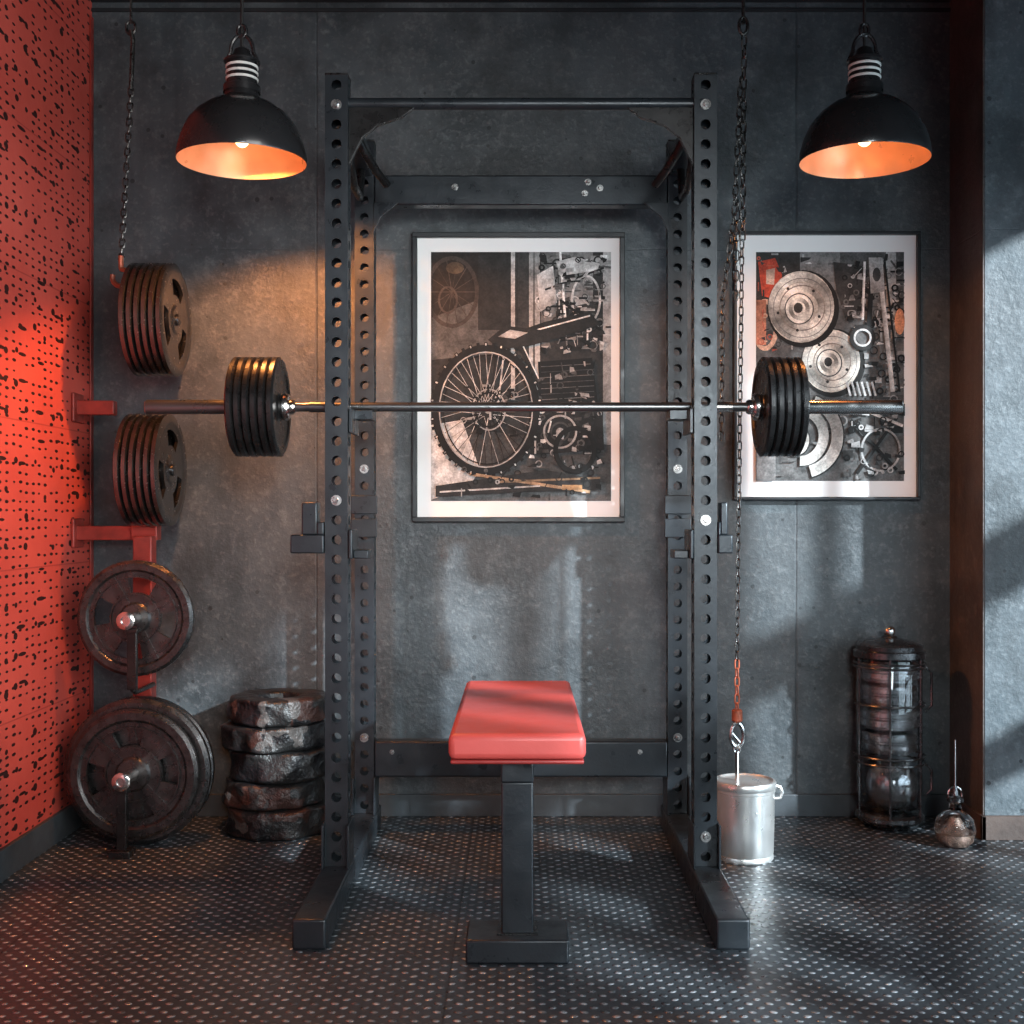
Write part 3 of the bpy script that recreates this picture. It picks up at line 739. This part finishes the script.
def poster(outer, inner, fw, label, draw):
    x0, x1, y0, y1 = outer
    Df = WALL-.032
    X0, X1, Z0, Z1 = wx(x0, Df), wx(x1, Df), wz(y1, Df), wz(y0, Df)
    r = root('framed_poster', label, 'picture', ((X0+X1)/2, WALL, Z0))
    bm = NB()
    box(bm, X0, X1, Df, WALL-.001, Z0, Z0+fw); box(bm, X0, X1, Df, WALL-.001, Z1-fw, Z1)
    box(bm, X0, X0+fw, Df, WALL-.001, Z0+fw, Z1-fw); box(bm, X1-fw, X1, Df, WALL-.001, Z0+fw, Z1-fw)
    finish('picture_frame', bm, M['frame'], r, bev=.002)
    bm = NB(); box(bm, X0+fw, X1-fw, WALL-.014, WALL-.001, Z0+fw, Z1-fw)
    finish('mat_board', bm, M['mat_white'], r, smooth=False)
    A = Art(*inner, WALL-.0145); draw(A)
    bm = A.bm
    me = bpy.data.meshes.new('artwork'); bm.to_mesh(me); bm.free()
    me.transform(Matrix.Translation(-r.location)); me.materials.append(M['print'])
    o = bpy.data.objects.new('artwork', me); COL.objects.link(o); o.parent = r
    o['label'] = 'monochrome machine photograph print'
R = random.Random(3); R2 = random.Random(11)
def art1(a):
    a.flat = True
    a.rect(430, 611, 252, 502, .035)
    a.rect(430, 513, 252, 345, (.015, .013, .012))
    a.flat = False
    a.rect(478, 511, 255, 330, .03)
    a.poly([(430, 318), (478, 300), (478, 330), (512, 330), (512, 352), (430, 360)], .10)
    a.rect(511, 515, 252, 400, .30); a.rect(518, 528, 252, 390, .06); a.rect(529, 540, 252, 390, .32); a.rect(533, 535, 252, 390, .12)
    a.rect(541, 556, 252, 330, .10); a.rect(556, 611, 252, 300, .18); a.rect(593, 611, 252, 502, .05); a.rect(603, 611, 252, 470, .34)
    a.ring(452, 292, 27, 36, 4, (.042, .036, .032))
    for i in range(14):
        t = math.pi*i/7; a.line(452, 292, 452+24*math.cos(t), 292+32*math.sin(t), .7, (.05, .042, .036))
    a.disc(455, 268, 9, 6, (.06, .045, .03)); a.ring(448, 300, 10, 14, 2, (.06, .05, .045))
    a.poly([(430, 425), (611, 445), (611, 502), (430, 502)], .06)
    a.poly([(430, 478), (520, 470), (611, 484), (611, 502), (430, 502)], .12)
    a.poly([(430, 425), (462, 420), (480, 470), (470, 485), (430, 500)], .34)
    a.clutter(150, 538, 606, 256, 352, 12, [.015, .015, .02, .03, .05, .08, .18, .25, .42, .12, .5])
    a.poly([(537, 275), (553, 266), (557, 303), (540, 312)], .36); a.line(560, 252, 566, 330, 2.4, .5); a.ring(586, 300, 15, 25, 2.2, .4); a.ring(578, 322, 11, 11, 3, .02)
    a.poly([(556, 262), (575, 257), (600, 264), (597, 271), (560, 276)], .45)
    a.line(545, 290, 604, 268, 2, .02); a.line(560, 300, 600, 330, 2.4, .02)
    a.clutter(70, 540, 606, 258, 348, 7, [.012, .015, .02, .1, .3, .45])
    a.poly([(505, 336), (545, 322), (590, 312), (600, 325), (560, 338), (515, 350)], .03)
    a.line(508, 338, 590, 316, 1.4, .5)
    a.line(500, 332, 492, 408, 5, .03); a.line(506, 334, 498, 408, 1.6, .5); a.line(520, 345, 560, 430, 5, .03); a.line(522, 344, 563, 430, 1.2, .45)
    a.poly([(488, 340), (505, 326), (540, 330), (535, 345), (500, 350)], .03); a.poly([(498, 337), (510, 330), (528, 333), (515, 339)], .30)
    a.poly([(538, 362), (592, 358), (598, 404), (540, 408)], .018)
    for i in range(7): a.line(541, 367+i*5.5, 594, 364+i*5.5, .6, .07 if i % 2 else .14)
    a.clutter(34, 540, 594, 362, 402, 8, [.012, .015, .07, .25])
    a.poly([(535, 406), (602, 402), (604, 450), (530, 455)], .03)
    a.clutter(120, 528, 602, 402, 470, 8, [.012, .015, .02, .03, .25, .45, .1, .06])
    a.ring(560, 432, 17, 17, 2, .3); a.ring(560, 432, 10, 10, 2, .05); a.disc(560, 432, 4, 4, .35)
    a.ring(575, 450, 22, 24, 5, .015)
    cx, cy, rx, ry = 486, 410, 54, 65
    a.ring(cx, cy, rx, ry, 7, .012, 44)
    for i in range(44):
        t = 2*math.pi*i/44
        a.line(cx+(rx-3)*math.cos(t), cy+(ry-3)*math.sin(t), cx+(rx+2.2)*math.cos(t), cy+(ry+2.2)*math.sin(t), 3.2, .012)
        if i % 2: a.line(cx+(rx-1)*math.cos(t), cy+(ry-1)*math.sin(t), cx+(rx+1.2)*math.cos(t), cy+(ry+1.2)*math.sin(t), 1.4, .4)
    a.ring(cx, cy, rx-7, ry-7, 1.2, .32, 40); a.ring(cx+1, cy, rx-10, ry-10, 1.2, .02, 40)
    for i in range(44):
        t = 2*math.pi*i/44; t2 = t+(.6 if i % 2 else -.6)
        a.line(cx+6*math.cos(t2), cy+7*math.sin(t2), cx+(rx-9)*math.cos(t), cy+(ry-9)*math.sin(t), .55, .40 if (math.sin(t) < .3 or i % 3 == 0) else .02)
    a.ring(cx+3, cy, 17, 21, 1.4, .28); a.ring(cx+3, cy, 14, 18, 1.6, .02); a.disc(cx+2, cy, 7, 8, .03); a.disc(cx+2, cy, 3.5, 4, .4)
    a.clutter(30, 462, 522, 385, 436, 7, [.012, .02, .25, .06])
    a.poly([(436, 486), (545, 470), (600, 480), (600, 490), (520, 492), (436, 497)], .03)
    a.line(470, 474, 590, 492, 3, (.30, .2, .12)); a.line(500, 482, 600, 478, 2, (.26, .18, .11)); a.line(440, 492, 540, 486, 1.6, .4)
    a.rect(562, 582, 485, 490, (.3, .17, .08)); a.clutter(36, 440, 605, 468, 498, 8, [.012, .015, .03, .25, .12])
poster((412, 625, 232, 522), (431, 611, 252, 501), .016, 'framed monochrome poster of wheel and workshop machinery, white border', art1)
def art2(a):
    a.rect(756, 904, 252, 482, .09)
    a.rect(756, 800, 252, 300, .05); a.rect(800, 840, 252, 290, .16); a.rect(868, 904, 252, 420, .14); a.rect(886, 896, 252, 400, .26)
    a.rect(756, 904, 395, 482, .11)
    a.clutter(60, 758, 904, 254, 400, 12, [.03, .05, .12, .2, .3])
    a.poly([(758, 262), (775, 258), (782, 275), (778, 300), (762, 296)], (.50, .06, .03)); a.poly([(766, 270), (775, 268), (774, 285), (766, 284)], (.6, .42, .33))
    a.ring(765, 325, 14, 26, 5, (.66, .42, .30)); a.disc(764, 330, 7, 16, .10); a.rect(756, 766, 300, 345, (.45, .18, .11))
    a.clutter(26, 757, 782, 258, 350, 7, [(.45, .10, .06), (.6, .4, .3), .03, .05])
    for (cx, cy, r) in ((832, 362, 31), (802, 308, 35)):
        a.flat = True
        a.disc(cx+1, cy+1, r+1, r*1.08+1, .02); a.disc(cx-1, cy-1, r-2, r*1.08-2, (.66, .60, .52)); a.flat = False
        a.ring(cx-1, cy-1, r-2, r-1, 9, (.98, .93, .84), 36, shade=True); a.ring(cx, cy, r-10, r-10, 9, (.92, .86, .77), 36, .8, .8+2*math.pi, shade=True)
        a.ring(cx, cy, r-6, r-5, .7, .14); a.ring(cx, cy, r-12, r-12, 1.1, (.25, .21, .18))
        a.flat = True; a.disc(cx-3, cy+1, r*.42, r*.45, (.9, .85, .76)); a.flat = False
        a.ring(cx-3, cy+1, r*.42, r*.45, 1.2, .06); a.ring(cx-3, cy+1, r*.30, r*.32, 4, (.85, .8, .72), 30, shade=True); a.disc(cx-4, cy, r*.13, r*.15, .04)
        for i in range(5):
            t = 2*math.pi*i/5+.4; a.disc(cx-3+r*.62*math.cos(t), cy+r*.64*math.sin(t), 1.5, 1.5, .03)
    a.poly([(833, 262), (862, 266), (866, 300), (845, 318), (836, 290)], .05)
    a.clutter(110, 842, 902, 262, 330, 10, [.012, .015, .02, .04, .08, .25, .4, .12])
    a.clutter(60, 866, 902, 320, 400, 9, [.012, .015, .02, .04, .08, .25, .4, .12])
    a.line(872, 262, 868, 330, 5, .02); a.line(878, 262, 892, 392, 4.5, .4); a.line(884, 262, 899, 392, 2, .02); a.line(864, 262, 862, 320, 2.4, .5)
    a.poly([(868, 258), (882, 258), (884, 292), (870, 294)], .36); a.disc(876, 275, 4, 7, .05)
    a.ring(862, 338, 13, 13, 4, .03); a.ring(862, 338, 9, 9, 2, .4); a.disc(899, 322, 5, 13, (.7, .3, .16))
    for i in range(6): a.line(846+i*5, 382, 850+i*5, 396, 2, .38)
    a.clutter(40, 756, 904, 402, 482, 12, [.02, .03, .06, .12, .2])
    a.ring(800, 436, 44, 44, 13, (.86, .84, .79), 30, -1.2, 1.3, True); a.ring(800, 436, 44, 44, 1.5, .03, 30, -1.2, 1.3); a.ring(800, 436, 28, 30, 10, (.8, .77, .72), 30, -1.4, 1.6, True); a.disc(795, 440, 15, 17, (.8, .76, .7))
    a.ring(795, 440, 15, 17, 1.5, .04); a.disc(795, 440, 6, 7, .04)
    a.rect(756, 775, 430, 482, .20)
    a.line(850, 420, 896, 470, 3, .02); a.line(896, 418, 856, 474, 3, .02); a.ring(880, 450, 20, 22, 2, .3); a.line(868, 412, 902, 426, 3, .4); a.poly([(860, 400), (904, 404), (904, 416), (864, 412)], .02)
    a.clutter(50, 845, 902, 405, 480, 8, [.012, .015, .03, .25, .35])
poster((734, 921, 231, 500), (756, 904, 252, 481), .010, 'framed poster of engine discs and machine parts, white border', art2)

# ------------------------------------------------------------ glass canister
cx, cy, cr = wx(889, 3.80), 3.795, .104
cn = root('glass_canister', 'tall dark glass canister in metal cage holding polished steel parts', 'canister', (cx, cy, 0))
bm = NB(); lathe(bm, [(0, 0), (cr*.6, 0), (cr*.66, .012), (cr*.9, .02), (cr, .03), (cr, .042), (cr*.9, .05), (0, .05)], (cx, cy, 0), seg=48); finish('canister_base', bm, M['darkmetal'], cn)
bm = NB(); lathe(bm, [(cr*.5, .052), (cr*.8, .065), (cr*.93, .10), (cr*.95, .16), (cr*.93, .2), (cr*.95, .22), (cr*.95, .535), (cr*.9, .545)], (cx, cy, 0), seg=48)
finish('glass_body', bm, M['glass'], cn, label='clear smoky glass', solid=.002)
bm = NB(); lathe(bm, [(cr, .525), (cr*1.05, .53), (cr*1.05, .548), (cr*.97, .552), (cr*.98, .565), (cr*.9, .572), (cr*.6, .58), (cr*.25, .588), (cr*.2, .594), (0, .594)], (cx, cy, 0), seg=48); finish('lid', bm, M['darkmetal'], cn)
bm = NB(); sphere(bm, (cx, cy, .607), .018); finish('knob', bm, M['chrome'], cn)
bm = NB()
for i in range(6):
    a = 2*math.pi*i/6+.25; c, s = math.cos(a), math.sin(a)
    tube(bm, [(cx+c*cr*.99, cy+s*cr*.99, .035), (cx+c*cr*1.0, cy+s*cr*1.0, .2), (cx+c*cr*1.0, cy+s*cr*1.0, .54)], .0030, seg=6)
for h in (.205, .225, .385, .50, .512):
    tube(bm, [(cx+cr*1.02*math.cos(2*math.pi*i/40), cy+cr*1.02*math.sin(2*math.pi*i/40), h) for i in range(40)], .0036, True, 6)
for h0, h1 in ((.10, .20), (.36, .50)):
    tube(bm, [(cx+cr, cy-.02, h0), (cx+cr+.02, cy-.02, h0+.02), (cx+cr+.02, cy-.02, h1-.02), (cx+cr, cy-.02, h1)], .004, seg=6)
finish('wire_cage', bm, M['darkmetal'], cn)
for (h0, h1, r) in ((.235, .305, .084), (.309, .380, .089), (.384, .450, .084), (.454, .522, .088)):
    bm = NB()
    pr = [(0, h0), (r*.86, h0), (r*.95, h0+.006)]
    hm = (h0+h1)/2
    pr += [(r, h0+.012), (r, hm-.006), (r*.93, hm-.002), (r*.93, hm+.002), (r, hm+.006), (r, h1-.016), (r*.9, h1-.008), (r*.55, h1-.004), (r*.5, h1), (0, h1)]
    lathe(bm, pr, (cx, cy, 0), seg=36)
    finish('steel_tin', bm, M['darkchrome'], cn, label='dark polished steel tin behind glass')
bm = NB(); sphere(bm, (cx+.006, cy-.006, .134), .080, seg=36, rings=20); finish('steel_ball', bm, M['darkchrome'], cn, label='polished steel ball')

fx, fy = wx(955, 3.57), 3.57
fl = root('glass_flask', 'small round glass flask with warm filling and tall thin metal spire', 'bottle', (fx, fy, 0))
bm = NB(); lathe(bm, [(0, 0), (.034, 0), (.052, .018), (.059, .05), (.052, .082), (.034, .100), (.018, .108), (.016, .125), (.02, .13), (0, .131)], (fx, fy, 0), seg=40); finish('flask_body', bm, M['glass'], fl)
bm = NB(); lathe(bm, [(0, .006), (.03, .006), (.045, .022), (.048, .040), (.034, .046), (.02, .060), (.012, .080), (0, .084)], (fx, fy, 0), seg=36); finish('flask_filling', bm, M['warmchrome'], fl)
bm = NB(); lathe(bm, [(0, .132), (.024, .132), (.024, .142), (.012, .15), (.008, .17), (.003, .18), (.0022, .31), (0, .315)], (fx, fy, 0), seg=20); finish('spire', bm, M['darkmetal'], fl)
bm = NB(); tube(bm, [(fx+.02*math.cos(2*math.pi*i/20), fy, .152+.022*math.sin(2*math.pi*i/20)) for i in range(20)], .003, True, 6); finish('ring_handle', bm, M['chrome'], fl)

# ------------------------------------------------------------ lighting
def aim(o, loc, target):
    o.location = loc; o.rotation_euler = (Vector(target)-Vector(loc)).to_track_quat('-Z', 'Y').to_euler(); COL.objects.link(o)
def area(name, loc, target, size, sy, energy, color, spread=180):
    l = bpy.data.lights.new(name, 'AREA'); l.shape = 'RECTANGLE'; l.size = size; l.size_y = sy; l.energy = energy; l.color = color
    l.spread = math.radians(spread)
    aim(bpy.data.objects.new(name, l), loc, target)
def spot(name, loc, target, deg, energy, color, soft=.3, blend=1.):
    l = bpy.data.lights.new(name, 'SPOT'); l.energy = energy; l.color = color; l.spot_size = math.radians(deg); l.spot_blend = blend; l.shadow_soft_size = soft
    aim(bpy.data.objects.new(name, l), loc, target)
area('window_daylight', (2.33, 1.8, 1.0), (-1.4, 2.7, .7), 2.6, 1.3, 44, (.68, .87, 1), 150)
spot('key_fill_spot', (.45, -1.0, 1.65), (.10, 3.93, .95), 39, 430, (.90, .98, 1), .4)  # added spot, brightens the middle of the back wall and fades upwards
area('red_wall_fill', (.5, 1.2, 1.35), (-1.38, 3.45, 1.25), 1.0, 2.0, 13, (1, .97, .93), 80)  # added fill hung inside the room to lift the red wall
sp = bpy.data.lights.new('sun_beam', 'SUN'); sp.energy = 9; sp.angle = math.radians(1.8); sp.color = (.82, .93, 1)
so = bpy.data.objects.new('sun_beam', sp); so.rotation_euler = Vector((-.62, .62, -.33)).to_track_quat('-Z', 'Y').to_euler(); COL.objects.link(so)
w = bpy.data.worlds.new('world'); S.world = w; w.use_nodes = True
w.node_tree.nodes['Background'].inputs[0].default_value = (.46, .68, .82, 1); w.node_tree.nodes['Background'].inputs[1].default_value = .15
S.view_settings.view_transform = 'Standard'
S.view_settings.look = 'None'

cam = bpy.data.cameras.new('camera'); cam.lens = F/1024*36; cam.sensor_width = 36
cam.shift_x = -(VX-512)/1024; cam.shift_y = (VY-512)/1024
co = bpy.data.objects.new('camera', cam); co.location = (0, 0, CH); co.rotation_euler = (math.pi/2, 0, 0); COL.objects.link(co)
S.camera = co
